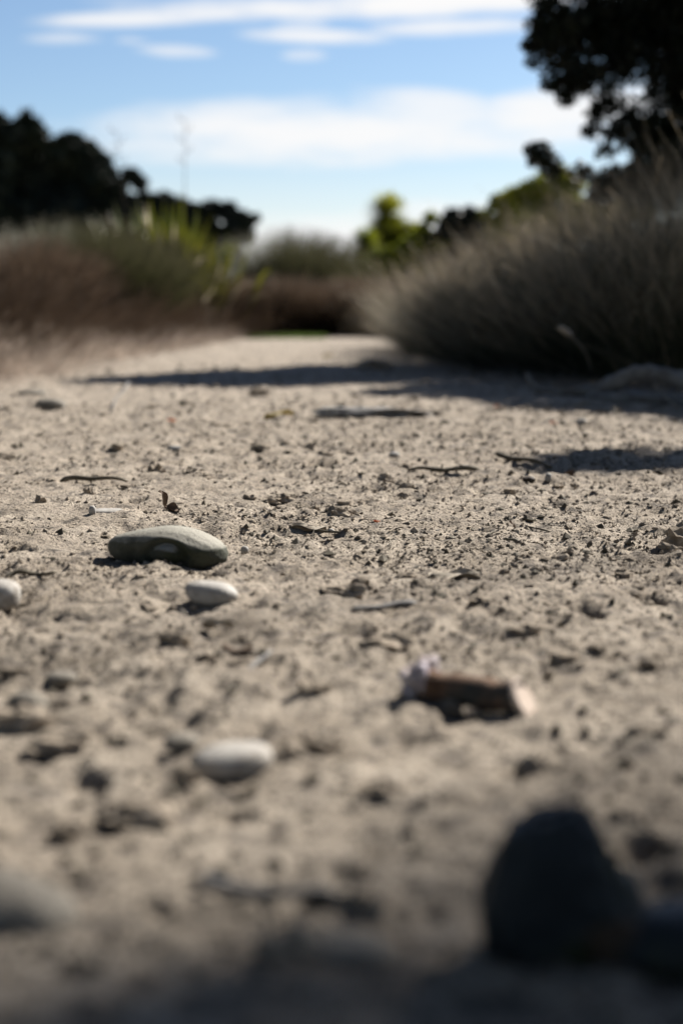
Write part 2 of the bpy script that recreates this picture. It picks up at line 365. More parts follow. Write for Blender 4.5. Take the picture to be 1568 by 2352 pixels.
stone('pebble', 62, 1624, (.014, .012, .009), 'pale lump beside the dark broken clod at the left', 'stone', M['silt_stone'], 15, sink=.25, amp=.35)
stone('pebble', 562, 1264, (.0050, .0050, .0048), 'tiny round white pebble at the right end of the large olive cobble', 'stone', M['pale_stone'], 17, sub=3, sink=.1)
stone('pebble', 1005, 1213, (.0035, .003, .003), 'tiny pale grit stone right of the flat white flake', 'stone', M['pale_stone'], 19, sub=3, sink=.1)
stone('pebble', 213, 1186, (.0050, .005, .0070), 'tiny pale upright pebble behind the large olive cobble', 'stone', M['pale_stone'], 21, sub=3, sink=.1)
stone('pebble', 250, 1180, (.026, .018, .0035), 'low pale flat slab behind the large olive cobble', 'stone', M['pale_stone'], 22, sub=3, sink=.3)
stone('pebble', 1258, 1102, (.0062, .006, .0088), 'small pointed brown-grey pebble in front of the two right-hand sticks', 'stone', M['grey_stone'], 23, sub=3, sink=.1, amp=.4)
stone('pebble', 1213, 1102, (.010, .009, .0056), 'small dark rounded lump left of the pointed brown-grey pebble', 'stone', M['brown_stone'], 24, sub=3, sink=.1, amp=.3)
stone('pebble', 1333, 978, (.013, .011, .009), 'small cream pebble shining at the edge of the bush shadow', 'stone', M['white_stone'], 26, sub=3, sink=.1, amp=.3)
stone('pebble', 905, 1048, (.011, .009, .0055), 'small blurred grey pebble on the far side of the sticks', 'stone', M['grey_stone'], 27, sub=3, sink=.1, amp=.3)
stone('pebble', 75, 910, (.050, .04, .016), 'flat cream stone at the foot of the left grass bank', 'stone', M['silt_stone'], 28, sub=4, sink=.5, amp=.3, rot=(0, 0, .2))
stone('river_stone', 120, 938, (.045, .04, .022), 'lumpy grey stone in front of the flat cream stone at the left', 'stone', M['silt_stone'], 29, sub=4, sink=.5, amp=.5)
stone('river_stone', 20, 2085, (.035, .030, .028), 'large pale grey stone out of focus at the lower left corner', 'stone', M['silt_stone'], 31, sink=.68, amp=.25)
stone('river_stone', 790, 2170, (.026, .018, .011), 'low blurred pale stone left of the dark upright rock', 'stone', M['silt_stone'], 33, sink=.55, amp=.3)
stone('pebble', 760, 1214, (.0040, .004, .0030), 'tiny pale grit stone beside the short stick on the flake', 'stone', M['pale_stone'], 35, sub=3, sink=.1)
stone('pebble', 402, 1038, (.016, .012, .007), 'small blurred grey-white pebble beyond the arched stick', 'stone', M['grey_stone'], 36, sub=3, sink=.2)

# the dark upright rock close to the lens
x, y = P(1268, 2195)
bm = bmesh.new()
pts = [(-.029, -.012, 0), (.034, -.016, 0), (.036, .022, 0), (-.022, .026, 0), (-.028, -.004, .030), (-.021, -.010, .056), (-.010, -.004, .071), (.010, -.002, .072),
       (.015, .014, .069), (-.012, .018, .066), (.022, -.011, .050), (.034, .004, .036), (.018, .026, .045), (-.026, .022, .035), (.040, .006, .012), (.004, -.021, .026), (.006, -.015, .055)]
for p in pts: bm.verts.new(p)
bmesh.ops.convex_hull(bm, input=bm.verts)
bmesh.ops.delete(bm, geom=[q for q in bm.verts if not q.link_faces], context='VERTS')
bmesh.ops.bevel(bm, geom=bm.edges[:], offset=.0035, segments=2, affect='EDGES')
bmesh.ops.triangulate(bm, faces=bm.faces[:])
bmesh.ops.subdivide_edges(bm, edges=bm.edges[:], cuts=2, use_grid_fill=True)
for q in bm.verts:
    w = np.array([[*q.co]]); q.co *= 1 + .16 * float(n3(w, .02, 77)[0]) + .05 * float(n3(w, .006, 79)[0])
for q in bm.verts: q.co.z *= 1.13; q.co.x *= 1.12 + .10 * q.co.z / .07
me = bpy.data.meshes.new('upright_rock'); bm.to_mesh(me); bm.free(); me.materials.append(M['dark_stone'])
me.polygons.foreach_set('use_smooth', [True] * len(me.polygons))
tag(link('upright_rock', me, loc=(x, y, gz(x, y) - .004), rot=(0, 0, math.radians(8))),
    'dark blurred upright rock with a blue-grey top in the right foreground', 'rock')
stone('rock', 1405, 2210, (.014, .014, .014), 'dark rusty-brown stone leaning on the right foot of the upright rock', 'rock', M['brown_stone'], 41, sink=.2, amp=.4)
stone('rock', 1560, 2200, (.030, .020, .016), 'dark low stone half outside the right edge beside the upright rock', 'rock', M['dark_stone'], 42, sink=.3, amp=.4)

# ------------------------------------------------------------------ the rotten log stub
x, y = P(1078, 1618)
root = link('log_stub', None, loc=(x, y, gz(x, y) + .0105), rot=(0, 0, math.radians(-27)))
tag(root, 'short stub of rotten brown branch with a pale cut end, blurred in the foreground', 'log')
n = 14; Lh = .040
V, Fq = tube([((i / (n - 1) - .5) * 2 * Lh, .0012 * math.sin(i * .8), .001 * math.cos(i)) for i in range(n)], [.0122 + .0009 * math.sin(i * 1.7) for i in range(n)], 22, jit=.08, seed=4, cap=False)
link('bark', pymesh('bark', V, Fq, M['bark']), root)
V, Fq = tube([(Lh - .003, 0, 0), (Lh + .0035, 0, 0), (Lh + .0045, 0, 0)], [.0122, .0150, .0134], 22, jit=.08, seed=5); V = [np.array((p[0] - .55 * p[2], p[1], p[2])) for p in V]
link('cut_end', pymesh('cut_end', V, Fq, M['cutwood'], False), root)
v, f = blob((.010, .013, .013), 51, sub=4, amp=.9, s=.5, fineamp=.3, fs=.2); v += (-Lh - .004, 0, .003)
link('frayed_end', mesh_np('frayed_end', v, f, M['fibre']), root)
v, f = blob((.008, .008, .008), 53, sub=3, amp=.8, s=.5, fineamp=.3, fs=.2); v += (-Lh + .001, .010, .013)
link('frayed_end', mesh_np('frayed_end', v, f, M['fibre']), root)

# ------------------------------------------------------------------ sticks
def stick(px0, py0, px1, py1, arch, rad, label, mat='twig', seed=0, n=14, name='stick', wob=.003, stubs=(), cat='stick', mid=None):
    a = np.array((*P(px0, py0), 0)); b = np.array((*P(px1, py1), 0)); c = (a + b) / 2
    rg = np.random.default_rng(seed); pts = []; rr = []
    lat = np.array((-(b - a)[1], (b - a)[0], 0)); lat /= np.linalg.norm(lat)
    k1, k2 = rg.normal(0, 1, 2)
    for i in range(n):
        t = i / (n - 1); p = a + (b - a) * t
        z = gz(p[0], p[1]) + rad * .8 + arch * math.sin(PI * t) ** .8 + wob * .6 * math.sin(t * 9 + k1)
        p = p + lat * wob * (math.sin(t * 6 + k1) + .5 * math.sin(t * 14 + k2)); p[2] = z
        pts.append(p - c); rr.append(rad * (1 - .45 * t) * (1 + .25 * rg.random()) * (.45 if i in (0, n - 1) else 1))
    V, Fq = tube(pts, rr, 9, jit=.18, seed=seed)
    o = link(name, pymesh(name, V, Fq, M[mat]), loc=tuple(c)); tag(o, label, cat)
    for (t, dx, dz) in stubs:
        q = pts[int(t * (n - 1))]
        V, Fq = tube([q, q + (dx * .5, 0, dz * .6), q + (dx, .002, dz)], [rad * .5, rad * .4, rad * .2], 6, jit=.2, seed=3)
        link('side_twig', pymesh('side_twig', V, Fq, M[mat]), o)
    return o
stick(138, 1112, 293, 1110, .008, .0040, 'arched brown stick resting on its two ends at the left', seed=1, wob=.004, stubs=((.5, 0, -.010),))
stick(1100, 1080, 935, 1082, .004, .0046, 'knobbly brown stick, left one of the two sticks at the right', seed=2, wob=.005, stubs=((.55, .004, .010), (.3, -.008, .007)))
stick(1135, 1054, 1265, 1074, .003, .0052, 'grey-brown stick, right one of the two sticks, next to the dark shadow', seed=3, wob=.004)
stick(955, 1392, 805, 1414, .001, .0030, 'thin pale straight stick lying in the middle of the mud', mat='drift', seed=4, wob=.0015)
stick(700, 1213, 782, 1216, .001, .0018, 'short thin brown stick beside the flat white flake', seed=5, wob=.001)
stick(440, 2035, 790, 2060, .004, .0035, 'long blurred grey stick across the near foreground', mat='drift', seed=6, wob=.004)
stick(570, 1562, 625, 1512, .002, .0022, 'short pale splinter pointing away beside the black hollow leaf', mat='drift', seed=7, wob=.001)
stick(1145, 1208, 1105, 1222, .001, .0016, 'tiny dark twig on the mud right of the middle', seed=8, wob=.001)
stick(1195, 1240, 1155, 1232, .004, .0020, 'tiny dark raised twig nearer than the other tiny twig', seed=9, wob=.001)
stick(10, 1336, 130, 1328, .002, .0028, 'dark crooked twig left of the large cobble, half sunk in the mud', seed=10, wob=.004)
stick(1262, 1205, 1175, 1183, .0005, .0012, 'hair-thin reddish twig on the mud right of the middle', seed=11, wob=.001)
stick(300, 880, 255, 950, .006, .004, 'grey twig fallen on the mud near the left grass bank', seed=12, mat='drift')
stick(560, 962, 1, 940, .002, .0035, 'long thin dark runner trailing over the mud at the left', seed=13, wob=.012, n=24) if False else None

# driftwood at the right
def driftlog(ptspx, rads, label, seed, name='driftwood', sides=14):
    pts = [PD(*p) for p in ptspx]; c = pts[0].copy(); c[2] = 0
    # smooth
    P0 = []; R0 = []
    for i in range(len(pts) - 1):
        for k in range(4):
            t = k / 4; P0.append(pts[i] * (1 - t) + pts[i + 1] * t); R0.append(rads[i] * (1 - t) + rads[i + 1] * t)
    P0.append(pts[-1]); R0.append(rads[-1]); P0 = np.array(P0)
    for _ in range(3): P0[1:-1] = (P0[:-2] + 2 * P0[1:-1] + P0[2:]) / 4
    R0 = [r * (1 + .28 * math.sin(i * 2.1 + seed) * math.sin(i * .9)) for i, r in enumerate(R0)]
    V, Fq = tube(P0 - c, R0, sides, jit=.45, seed=seed)
    return tag(link(name, pymesh(name, V, Fq, M['drift']), loc=tuple(c)), label, 'driftwood')
o = driftlog([(1215, 893, 4.55), (1270, 901, 4.5), (1330, 900, 4.45), (1390, 893, 4.4), (1445, 858, 4.35), (1505, 856, 4.3), (1590, 880, 4.25), (1700, 898, 4.2)],
             [.006, .012, .016, .022, .026, .024, .028, .026], 'grey driftwood branch humped above the ground in the bush shadow', 3)
V, Fq = tube([(.02, 0, .02), (0, .01, .05), (-.01, .015, .075)], [.012, .008, .004], 8, .2, 5)
link('broken_stub', pymesh('broken_stub', V, Fq, M['drift']), o)
driftlog([(1350, 912, 4.35), (1420, 916, 4.2), (1500, 918, 4.15), (1600, 925, 4.1)], [.012, .02, .02, .02], 'low grey driftwood root lying in front of the humped branch', 6)
def wire(ptspx, rad, label, mat='paleleaf', name='twig', cat='twig'):
    pts = np.array([PD(*p) for p in ptspx]); c = pts[0].copy(); c[2] = 0
    V, Fq = tube(pts - c, [rad] * (len(pts) - 1) + [rad * .5], 6, 0, 1)
    return tag(link(name, pymesh(name, V, Fq, M[mat]), loc=tuple(c)), label, cat)
wire([(1568, 945, 3.75), (1530, 915, 3.9), (1505, 885, 4.0), (1492, 858, 4.1)], .0016, 'thin pale curved stalk bending over the driftwood at the right edge')
w_ = wire([(1358, 850, 4.6), (1345, 812, 4.55), (1325, 785, 4.5), (1300, 762, 4.45)], .0018, 'dead stalk with a bright pale head in front of the dark rushes')
v, f = blob((.026, .012, .010), 61, sub=3, amp=.4); v = v @ rotm(0, .6, 0).T
q = PD(1296, 760, 4.45) - np.array(w_.location); link('seed_head', mesh_np('seed_head', v + q, f, M['white_stone'] if False else M['paleleaf']), w_)

# ------------------------------------------------------------------ fallen leaves and flakes
def leaf_mesh(L, Wd, curl, twist, seed, thick=.0007, nu=12, nv=6):
    V = []
    for side in (0, 1):
        for i in range(nu):
            t = i / (nu - 1); w = Wd * math.sin(PI * (t * .94 + .03)) ** .8
            for j in range(nv):
                s = j / (nv - 1) * 2 - 1; a = curl * s
                xx = (t - .5) * L; yy = w * (math.sin(a) / curl if curl else s); zz = w * ((1 - math.cos(a)) / curl if curl else 0)
                zz += twist * math.sin(t * PI * 1.3 + seed) * L * .5 + .06 * L * math.sin(seed + 7 * t + 3 * s) + side * thick
                V.append((xx, yy, zz))
    Fq = []; o = nu * nv
    for i in range(nu - 1):
        for j in range(nv - 1):
            a = i * nv + j; Fq.append([a, a + 1, a + nv + 1, a + nv]); Fq.append([o + a, o + a + nv, o + a + nv + 1, o + a + 1])
    rim = [i * nv for i in range(nu)] + [(nu - 1) * nv + j for j in range(1, nv)] + [i * nv + nv - 1 for i in range(nu - 2, -1, -1)] + [j for j in range(nv - 2, 0, -1)]
    for a, b in zip(rim, rim[1:] + rim[:1]): Fq.append([b, a, o + a, o + b])
    return V, Fq
def leaf(px, py, L, Wd, label, mat, seed, curl=.9, twist=.1, rot=(0, 0, 0), lift=.002, name='dry_leaf', cat='leaf', group=None):
    x, y = P(px, py); V, Fq = leaf_mesh(L, Wd, curl, twist, seed)
    V = np.array(V) @ rotm(*rot).T; V[:, 2] -= V[:, 2].min()
    o = link(name, pymesh(name, V, Fq, M[mat]), loc=(x, y, gz(x, y) + lift - .002)); tag(o, label, cat, group)
    return o
leaf(375, 1172, .030, .009, 'curled brown dry leaf standing up on the mud behind the large cobble', 'dryleaf', 1, 1.5, .3, (.5, .9, .4))
o = leaf(396, 1174, .022, .010, 'folded brown leaf lying against the standing curled leaf', 'dryleaf', 2, 1.2, .1, (.4, .2, -.3))
leaf(706, 1212, .050, .014, 'flat white flake of dry leaf in the middle, just behind the sharpest mud', 'paleleaf', 3, .6, .05, (0, .05, .1))
leaf(500, 1448, .034, .009, 'pale curled leaf in front of the small oval pebble', 'paleleaf', 4, 1.6, .1, (.2, 0, -.5))
leaf(545, 1522, .026, .010, 'curled leaf with a black hollow beneath it, before the pale splinter', 'dryleaf', 5, 1.9, .15, (PI, 0, .3), lift=.003)
leaf(1045, 1318, .060, .018, 'flat pale leaf pressed into the mud right of the middle', 'paleleaf', 6, .3, .01, (0, 0, .05), lift=.001)
leaf(1270, 977, .022, .010, 'small orange leaf beside the cream pebble by the bush shadow', 'orangeleaf', 7, .6, .1, (.3, 0, .1))
leaf(1145, 941, .032, .014, 'dull red leaf at the border of the bush shadow', 'orangeleaf', 8, .6, .1, (.2, 0, .4))
leaf(395, 968, .022, .010, 'small pinkish leaf far out on the left part of the mud', 'orangeleaf', 9, .5, .1, (.4, 0, .2))
leaf(752, 824, .055, .018, 'yellow-green leaf beyond the long shadow', 'yellowleaf', 10, .5, .2, (.3, 0, .1))
leaf(640, 962, .075, .016, 'long yellowish dry leaf left of the flat dark driftwood piece', 'yellowleaf', 11, .9, .15, (.1, 0, .1))
leaf(652, 1030, .024, .008, 'small pale leaf standing on edge beyond the middle', 'paleleaf', 12, .8, .2, (.9, 0, .6))
leaf(1412, 962, .030, .007, 'pale narrow leaf standing at the shadow edge at the right', 'paleleaf', 13, .8, .2, (.9, .6, .2))
leaf(1312, 1092, .026, .008, 'small brown leaf right of the pointed pebble', 'dryleaf', 14, 1.2, .2, (.2, 0, -.2))
leaf(865, 1190, .010, .003, 'tiny reddish leaf scrap right of the crumbly clods', 'orangeleaf', 15, .8, .2, (.2, 0, .2))
leaf(1185, 1210, .008, .004, 'tiny white leaf scrap by the hair-thin twig', 'paleleaf', 16, .8, .2, (.6, 0, .2))
leaf(1175, 1195, .012, .004, 'tiny upright brown leaf scrap by the hair-thin twig', 'dryleaf', 17, .8, .2, (.3, 1.1, .2))
# flat dark driftwood piece on the mud
x, y = P(855, 955)
v, f = blob((.135, .045, .016), 71, sub=5, amp=.5, s=.45, fineamp=.25, fs=.15); v[:, 2] += .008
tag(link('driftwood', mesh_np('driftwood', v, f, M['drift']), loc=(x, y, gz(x, y))), 'flat weathered grey piece of driftwood lying on the mud beyond the middle', 'driftwood')

# ------------------------------------------------------------------ clods of mud
def clod(px, py, w, h, label, seed, sub=3, xy=None, group=None, dark=False):
    x, y = xy if xy else P(px, py)
    v, f = blob((w, w * .75, h), seed, sub=sub, amp=1.0, s=.55, fineamp=.45, fs=.25); v[:, 2] += h * .45
    return tag(link('mud_clod', mesh_np('mud_clod', v, f, M['crumb'], False), loc=(x, y, gz(x, y))), label, 'clod', group)
for i, c in enumerate([
    (885, 1104, .013, .010, 'rough dark clod just in front of the left one of the two sticks'),
    (625, 1145, .012, .006, 'low dark crumb of mud, left end of a row left of the middle'),
    (655, 1140, .014, .009, 'largest crumbly clod in the row left of the middle'),
    (576, 1142, .008, .006, 'small dark clod standing alone left of the row of clods'),
    (772, 1182, .014, .009, 'crumbly clod in the middle between the sticks and the white flake'),
    (795, 1178, .009, .007, 'smaller clod touching the right side of the crumbly clod in the middle'),
    (725, 1164, .006, .006, 'small round clod behind the crumbly clod in the middle'),
    (1550, 1232, .020, .014, 'big dark clod cut by the right edge'),
    (1535, 1250, .010, .006, 'small clod before the big dark clod at the right edge'),
    (1278, 1275, .013, .005, 'flat dark clod with a black shadow right of the middle'),
    (1305, 1268, .006, .007, 'little upright clod behind the flat dark clod'),
    (812, 1368, .010, .007, 'dark rounded clod behind the thin pale straight stick'),
    (760, 1362, .012, .005, 'low broken clod left of the dark rounded clod'),
    (410, 1485, .012, .009, 'dark clod before the pale curled leaf'),
    (45, 1655, .017, .009, 'dark broken clod at the left edge beside a pale lump'),
    (140, 1700, .016, .006, 'low blurred clod below the dark broken clod at the left'),
    (425, 1790, .008, .008, 'small black clod at the near left side of the blurred white pebble'),
    (150, 1905, .008, .008, 'small blurred dark clod above the lower left stone'),
    (310, 1870, .016, .008, 'wide blurred dark clod at the left below the blurred white pebble'),
    (870, 1820, .012, .006, 'blurred dark clod between the log stub and the upright rock'),
    (660, 1735, .011, .006, 'dark clod on the right side of the blurred white pebble'),
    (740, 1720, .010, .006, 'second dark clod further right of the blurred white pebble'),
    (890, 1500, .020, .010, 'crumbly dark clod behind the left end of the log stub'),
    (1290, 1525, .012, .006, 'blurred dark clod behind the pale cut end of the log stub'),
    (1480, 1690, .016, .006, 'wide blurred clod at the right, further than the upright rock'),
    (1450, 1890, .010, .006, 'blurred dark clod right of the top of the upright rock'),
    (840, 2080, .012, .010, 'dark blurred clod behind the low pale stone'),
    (670, 2190, .012, .010, 'dark blurred clod against the left side of the low pale stone'),
    (720, 1600, .010, .006, 'blurred dark clod left of the log stub'),
    (1095, 1390, .009, .005, 'dark clod right of the thin pale straight stick'),
    (1210, 1460, .012, .006, 'dark clod above the log stub on the right half'),
    (600, 1035, .015, .008, 'small clod beyond the arched stick, left of the middle'),
    (740, 1048, .016, .008, 'dark low clod beyond the row of clods'),
    (710, 1030, .012, .007, 'small dark clod just beyond the dark low clod'),
    (362, 1085, .012, .008, 'rough clod to the right of the arched stick'),
    (270, 1034, .014, .007, 'small dark clod beyond the arched stick'),
    (930, 1320, .008, .004, 'small flat clod left of the flat pale leaf'),
    (205, 1140, .009, .009, 'small upright clod behind the tiny upright pebble'),
    (595, 912, .028, .016, 'low grey lump of mud in front of the long shadow'),
    (862, 846, .07, .022, 'dark mound of mud at the left foot of the bush beyond the shadow')]):
    clod(*c, seed=100 + i)
# further clods nothing tells apart
rg = np.random.default_rng(55)
protos = []
for k in range(6):
    v, f = blob((1, .8, .65), 300 + k * 3, sub=2, amp=1.1, s=.6, fineamp=.4, fs=.3); v[:, 2] += .3
    protos.append(mesh_np('loose_clod', v, f, M['crumb'], False))
for i in range(190):
    d = math.exp(rg.uniform(math.log(1.0), math.log(6.0))); x = rg.uniform(-.27, .27) * d; s = (.0022 + .0052 * rg.random() ** 2) * (1 + .25 * d)
    o = link('mud_clod', protos[i % 6], loc=(x, d, gz(x, d)), rot=(0, 0, rg.uniform(0, 6.28)), scale=(s, s, s * rg.uniform(.7, 1.2)))
    tag(o, 'small loose crumb of dry grey mud lying on the bare ground', 'clod', 'small loose clods scattered over the mud')

# ------------------------------------------------------------------ grit and crumbs (nobody could count them)
def crumbs(name, N, lo, hi, smin, smax, seed, label, xr=.42, mat='crumb'):
    rg = np.random.default_rng(seed)
    d = np.exp(rg.uniform(math.log(lo), math.log(hi), N)); x = rg.uniform(-xr, xr, N) * (d + .3)
    keep = (vn(x, d, .11, 60) + .7 * vn(x, d, .4, 61) + .5) > rg.random(N) * .85
    x, d = x[keep], d[keep]; N = len(x)
    base = np.array([(1, 0, 0), (-1, 0, 0), (0, 1, 0), (0, -1, 0), (0, 0, 1), (0, 0, -1)], float)
    fo = np.array([(0, 2, 4), (2, 1, 4), (1, 3, 4), (3, 0, 4), (2, 0, 5), (1, 2, 5), (3, 1, 5), (0, 3, 5)])
    s = (smin + (smax - smin) * rg.random(N) ** 3) * (.6 + .25 * d)
    v = base[None] * (1 + rg.uniform(-.45, .45, (N, 6, 3))) + rg.uniform(-.35, .35, (N, 6, 3))
    v *= s[:, None, None] * np.stack([rg.uniform(.8, 1.7, N), rg.uniform(.7, 1.3, N), rg.uniform(.5, 1.0, N)], -1)[:, None, :]
    a = rg.uniform(0, 6.28, N); ca, sa = np.cos(a)[:, None], np.sin(a)[:, None]
    vx = v[..., 0] * ca - v[..., 1] * sa; vy = v[..., 0] * sa + v[..., 1] * ca
    z = ground_h(x, d, 1.0)
    v = np.stack([vx + x[:, None], vy + d[:, None], v[..., 2] + (z + s * .25)[:, None]], -1).reshape(-1, 3)
    f = (fo[None] + (np.arange(N) * 6)[:, None, None]).reshape(-1, 3)
    return link(name, mesh_np(name, v, f, M[mat], False), kind='stuff', label=label)
crumbs('soil_crumbs', 75000, 1.1, 4.2, .0008, .0034, 3, 'fine crumbs and grit of dry mud covering the ground')
crumbs('gravel', 8000, .6, 6.5, .0015, .0060, 4, 'coarser bits of gravel and bark in the mud', mat='twig')

# ------------------------------------------------------------------ rushes and grasses
def blades(root, az_, lean, length, droop, width, segs=4, seed=0):
    """ribbons: root (N,3); az_ direction of lean; lean from the vertical at the root; droop added along the length"""
    N = len(root); ang = lean[:, None] + droop[:, None] * (np.linspace(0, 1, segs + 1)[None, :] ** 1.5)
    step = (length / segs)[:, None]
    dh = np.sin(ang) * step; dz = np.cos(ang) * step
    H = np.concatenate([np.zeros((N, 1)), np.cumsum(dh[:, :-1], 1)], 1); Zz = np.concatenate([np.zeros((N, 1)), np.cumsum(dz[:, :-1], 1)], 1)
    ca, sa = np.cos(az_)[:, None], np.sin(az_)[:, None]
    cx = root[:, 0:1] + H * ca; cy = root[:, 1:2] + H * sa; cz = root[:, 2:3] + Zz
    rg = np.random.default_rng(seed); ta = rg.uniform(0, PI, N)[:, None]
    w = (width[:, None] * np.linspace(1, .35, segs + 1)[None, :]) / 2
    wx, wy = np.cos(ta) * w, np.sin(ta) * w
    v = np.stack([np.stack([cx - wx, cy - wy, cz], -1), np.stack([cx + wx, cy + wy, cz], -1)], 2)      # N, segs+1, 2, 3
    k = (segs + 1) * 2; base = (np.arange(N) * k)[:, None]
    s = np.arange(segs)[None, :] * 2
    f = np.stack([base + s, base + s + 1, base + s + 3, base + s + 2], -1).reshape(-1, 4)
    tip = np.repeat(np.linspace(0, 1, segs + 1), 2)[None, :].repeat(N, 0).ravel()
    return v.reshape(-1, 3), f, tip
def in_poly(x, y, poly):
    ins = np.zeros(len(x), bool); n = len(poly)
    for i in range(n):
        x1, y1 = poly[i]; x2, y2 = poly[(i + 1) % n]
        c = ((y1 > y) != (y2 > y)) & (x < (x2 - x1) * (y - y1) / (y2 - y1 + 1e-12) + x1); ins ^= c
    return ins
def sample_poly(poly, N, rg, clump=.0):
    p = np.array(poly); lo, hi_ = p.min(0), p.max(0); out = np.zeros((0, 2))
    while len(out) < N:
        q = rg.uniform(lo, hi_, (N * 2, 2)); q = q[in_poly(q[:, 0], q[:, 1], poly)]
        if clump: q = q[(vn(q[:, 0], q[:, 1], clump, 9) + .5) > rg.random(len(q)) * .9]
        out = np.concatenate([out, q])
    return out[:N]
def edge_dist(x, y, segs_):
    best = np.full(len(x), 1e9); bx = np.zeros(len(x)); by = np.zeros(len(x))
    for (x1, y1), (x2, y2) in segs_:
        dx, dy = x2 - x1, y2 - y1; t = np.clip(((x - x1) * dx + (y - y1) * dy) / (dx * dx + dy * dy), 0, 1)
        qx, qy = x1 + t * dx, y1 + t * dy; d = np.hypot(x - qx, y - qy); m = d < best
        best = np.where(m, d, best); bx = np.where(m, qx, bx); by = np.where(m, qy, by)
    return best, bx, by
def thicket(name, poly, open_edges, N, hfun, mat, seed, label, cat='grass', kind=None, width=(.002, .0035), edge=.35, lean_edge=.9, lean_in=.15, droop=(.1, .5), jitter=.25, clump=.12, bias=(0, 0), edge_bias=.5, segs=3, branching=0):
    rg = np.random.default_rng(seed); q = sample_poly(poly, N, rg, clump)
    d, bx, by = edge_dist(q[:, 0], q[:, 1], open_edges)
    if edge_bias:     # more blades near the visible edges
        keep = rg.random(N) < (1 - edge_bias) + edge_bias * np.exp(-d / .8); q, d, bx, by = q[keep], d[keep], bx[keep], by[keep]; N = len(q)
    k = np.exp(-d / edge)
    ox, oy = bx - q[:, 0], by - q[:, 1]; n = np.hypot(ox, oy) + 1e-6
    vx = ox / n * k * lean_edge + bias[0] + rg.normal(0, jitter, N); vy = oy / n * k * lean_edge + bias[1] + rg.normal(0, jitter, N)
    lean = np.clip(np.hypot(vx, vy), 0, 1.35); a = np.arctan2(vy, vx)
    L = hfun(q[:, 0], q[:, 1]) * rg.uniform(.55, 1.08, N) * (1 + .3 * vn(q[:, 0], q[:, 1], .3, seed))
    dr = rg.uniform(droop[0], droop[1], N)
    root = np.stack([q[:, 0], q[:, 1], ground_h(q[:, 0], q[:, 1], 0) - .01], -1)
    if branching:
        up = rg.random(N) < branching; z0 = np.where(up, rg.random(N) ** .8 * .72 * L, 0)
        tl = np.tan(np.clip(lean, 0, 1.15) * .8); root[:, 0] += np.cos(a) * tl * z0 * .8; root[:, 1] += np.sin(a) * tl * z0 * .8; root[:, 2] += z0
        L = np.where(up, rg.uniform(.10, .34, N), L); a = a + np.where(up, rg.normal(0, .7, N), 0); lean = np.clip(lean + np.where(up, rg.normal(.1, .3, N), 0), 0, 1.5)
    v, f, tip = blades(root, a, lean, L, dr, rg.uniform(width[0], width[1], N), segs=segs, seed=seed)
    if branching: tip = tip * np.repeat(np.clip(.22 + 1.9 * z0 / hfun(q[:, 0], q[:, 1]) + .9 * (~up), 0, 1), (segs + 1) * 2)
    v[:, 2] = np.maximum(v[:, 2], .004)
    o = link(name, mesh_np(name, v, f, M[mat], True, {'tip': tip}))
    tag(o, label, cat, kind=kind); return o

# bits of stem and root lying about on the mud (nobody could count them)
for (nm, N, sd, mt, lb) in (('plant_litter', 1500, 81, 'twig', 'dark bits of stem and root strewn over the mud'), ('straw_litter', 500, 82, 'paleleaf', 'pale bits of straw strewn over the mud')):
    rg = np.random.default_rng(sd); d = np.exp(rg.uniform(math.log(.9), math.log(7), N)); x = rg.uniform(-.4, .4, N) * (d + .2)
    keep = (vn(x, d, .25, 63) + .4) > rg.random(N) * .8; x, d = x[keep], d[keep]; N = len(x); h = ground_h(x, d, 1.0) + .003
    v, f, tip = blades(np.stack([x, d, h], -1), rg.uniform(0, 6.28, N), rg.uniform(1.2, 1.5, N), rg.uniform(.006, .028, N) * (.7 + .3 * d), rg.uniform(.1, .5, N), rg.uniform(.0010, .0024, N) * (.7 + .3 * d), segs=4, seed=sd)
    link(nm, mesh_np(nm, v, f, M[mt], True, {'tip': tip}), kind='stuff', label=lb)
# right: the big bank of rushes
polyR = [(.42, 9.2), (.36, 7.6), (.62, 5.9), (.95, 5.15), (1.5, 4.85), (2.6, 4.7), (3.6, 5.0), (3.6, 8.5), (1.8, 9.5)]
edR = [(polyR[i], polyR[i + 1]) for i in range(0, 5)]
hR = lambda x, y: .43 + .44 * np.clip((x - .45) / .9, 0, 1.25) * 1.0
thicket('rush_thicket', polyR, edR, 96000, hR, 'rush', 21, 'big bank of tall dark olive rushes with tan tips on the right', width=(.0018, .0036), edge=.30, lean_edge=.85, jitter=.27, bias=(-.12, -.03), edge_bias=.35, segs=3, branching=.72, droop=(0, .8))
# left: blond drooping grass in front, brown rushes behind
polyB = [(-2.6, 4.2), (-1.35, 4.75), (-1.16, 5.9), (-1.10, 7.6), (-.85, 10.6), (-.80, 11.9), (-1.0, 12), (-1.5, 9), (-1.8, 6.8), (-3.2, 5.4)]
edB = [(polyB[i], polyB[i + 1]) for i in range(0, 5)]
thicket('blond_grass', polyB, edB, 16000, lambda x, y: .17 + .06 * np.clip((7 - y) / 2, 0, 1) + 0 * x, 'blond', 22, 'blond drooping dead grass fringing the left bank', cat='grass', kind='stuff', width=(.003, .005), edge=.5, lean_edge=1.1, jitter=.45, droop=(.3, 1.5), edge_bias=.3, clump=.20)
polyL = [(-3.2, 4.2), (-1.58, 4.95), (-1.42, 6.3), (-1.27, 8.0), (-.98, 10.8), (-.6, 11.7), (-.6, 13), (-2.5, 12), (-4.2, 8)]
edL = [(polyL[i], polyL[i + 1]) for i in range(0, 5)]
